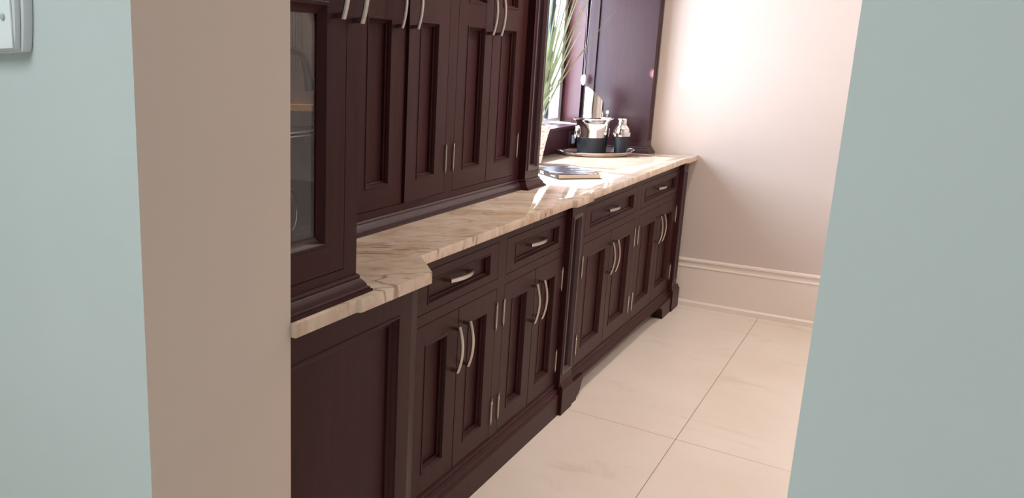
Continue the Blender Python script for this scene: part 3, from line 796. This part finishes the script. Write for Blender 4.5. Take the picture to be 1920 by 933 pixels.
# blind cord with oval weight
cx, cy = -0.600, 3.060
cord = thing('blind_cord', 'looped bead blind cord with ivory oval weight, hanging beside the window', 'cord', (cx, cy, 2.40))
MB().box(cx-.022, cx+.022, cy-.012, cy+.04, 2.38, 2.41).build('clip', M['ivory'], cord)
for sg in (-1, 1):
    ptop = Vector((cx, cy, 2.40))+Rh*0.020*sg; pbot = Vector((cx, cy, 1.392))+Rh*0.002*sg
    mb = MB(); nb = 120
    mb.tube([ptop, pbot], 0.0008, 5)
    for k in range(nb):
        q = ptop.lerp(pbot, k/nb); r = 0.0022
        mb.add([q+Vector((r, 0, 0)), q+Vector((0, r, 0)), q+Vector((-r, 0, 0)), q+Vector((0, -r, 0)), q+Vector((0, 0, r)), q-Vector((0, 0, r))],
               [(0, 1, 4), (1, 2, 4), (2, 3, 4), (3, 0, 4), (1, 0, 5), (2, 1, 5), (3, 2, 5), (0, 3, 5)])
    mb.build('bead_strand', M['bead'], cord, smooth=80)
MB().lathe([(0.001, -0.034), (0.006, -0.032), (0.013, -0.020), (0.016, 0.0), (0.013, 0.020), (0.006, 0.032), (0.001, 0.034)], (cx, cy, 1.360), 20).build('weight', M['ivory'], cord, smooth=60)

# socket on the ledge front
so = thing('wall_socket', 'small socket in a mahogany plate on the ledge behind the tray', 'socket', (XW, 3.08, 0.99))
MB().box(XW+.0002, XW+0.012, 2.985, 3.095, 0.935, 1.045).build('plate', M['redwood'], so, bevel=0.003)
MB().box(XW+.0122, XW+0.016, 3.025, 3.075, 0.965, 1.018).build('socket_face', M['socket'], so, bevel=0.0015)

# solid shapes behind the cabinet glass, added to imitate a reflection in it
ts = thing('tap_reflection', 'curved pewter spout with flared spray head, imitating a reflection in the cabinet glass', 'tap_reflection', (-0.012, -0.582, 1.2872))
bx, by = -0.012, -0.582
pts = [(bx, by, 1.2875), (bx, by, 1.40)]
for k in range(1, 13):
    t = PI-PI*0.80*k/12; pts.append((bx, by+0.052+0.052*math.cos(t), 1.40+0.052*math.sin(t)))
MB().tube(pts, 0.0075, 10).build('neck', M['pew'], ts, smooth=50)
e = Vector(pts[-1]); dd = (Vector(pts[-1])-Vector(pts[-2])).normalized()
dd = (dd+Vector((0, 0, -1.3))).normalized()
MB().tube([e-dd*.004, e+dd*0.01, e+dd*0.02, e+dd*0.05, e+dd*0.062], [0.0085, 0.009, 0.0088, 0.0115, 0.0118], 12).build('spray_head', M['pew'], ts, smooth=50)
MB().lathe([(0.022, 0.0002), (0.022, 0.006), (0.010, 0.010), (0.001, 0.010)], (bx, by, 1.2872), 20).build('base', M['pew'], ts, smooth=40)
dc = (-0.045, -0.575, 0.9853)
de = thing('vessel_reflection', 'dark red vessel with glinting handle, imitating a reflection low in the cabinet glass', 'vessel_reflection', dc)
MB().lathe([(0.040, 0), (0.046, 0.004), (0.054, 0.04), (0.054, 0.09), (0.045, 0.130), (0.024, 0.155), (0.018, 0.175), (0.022, 0.190), (0.001, 0.190)], dc, 32).build('body', M['red_glass'], de, smooth=40)
q = []
for k in range(15):
    t = -PI*0.45+PI*0.95*k/14; q.append((dc[0]+0.012, dc[1]+0.046+0.040*math.cos(t), dc[2]+0.115+0.055*math.sin(t)))
MB().tube(q, 0.006, 8).build('handle', M['chrome'], de, smooth=50)

# ------------------------------------------------------------------ thermostat on the hall wall
th = thing('wall_controller', 'white rounded wall control panel on the pale blue wall', 'controller', (-0.25, YF, 1.53))
zc, hh = 1.545, 0.100
def outline(w, h, bow, r, n=10):
    P_ = []
    for k in range(n+1):
        s = -1+2*k/n; P_.append((w/2+bow*(1-s*s), s*(h/2)))
    for k in range(n+1):
        s = 1-2*k/n; P_.append((-w/2-bow*(1-s*s), s*(h/2)))
    return P_
tx = -0.262
def plate(name, w, h, bow, y0, y1, mat, bev):
    return MB().prism([(tx+a, zc+b) for a, b in outline(w, h, bow, 0)], 'y', y0, y1).build(name, mat, th, bevel=bev, smooth=40)
plate('back_plate', 0.214, 0.200, 0.013, YF-0.020, YF-.0002, M['plastic_grey'], 0.006)
plate('front_cover', 0.206, 0.194, 0.010, YF-0.032, YF-0.0202, M['plastic_grey'], 0.004)
plate('face_plate', 0.206, 0.188, 0.001, YF-0.036, YF-0.0322, M['plastic'], 0.002)
for bx_, bz_, br in ((-0.180, 1.503, 0.0055), (-0.200, 1.519, 0.009), (-0.205, 1.489, 0.010)):
    b_ = MB().lathe([(br, 0), (br, 0.0025), (br*0.8, 0.0035), (0.0005, 0.0038)], (0, 0, 0), 20)
    b_.v = [(v[0]+bx_, YF-0.0362-v[2], v[1]+bz_) for v in b_.v]
    b_.build('button', M['button'], th, smooth=40)
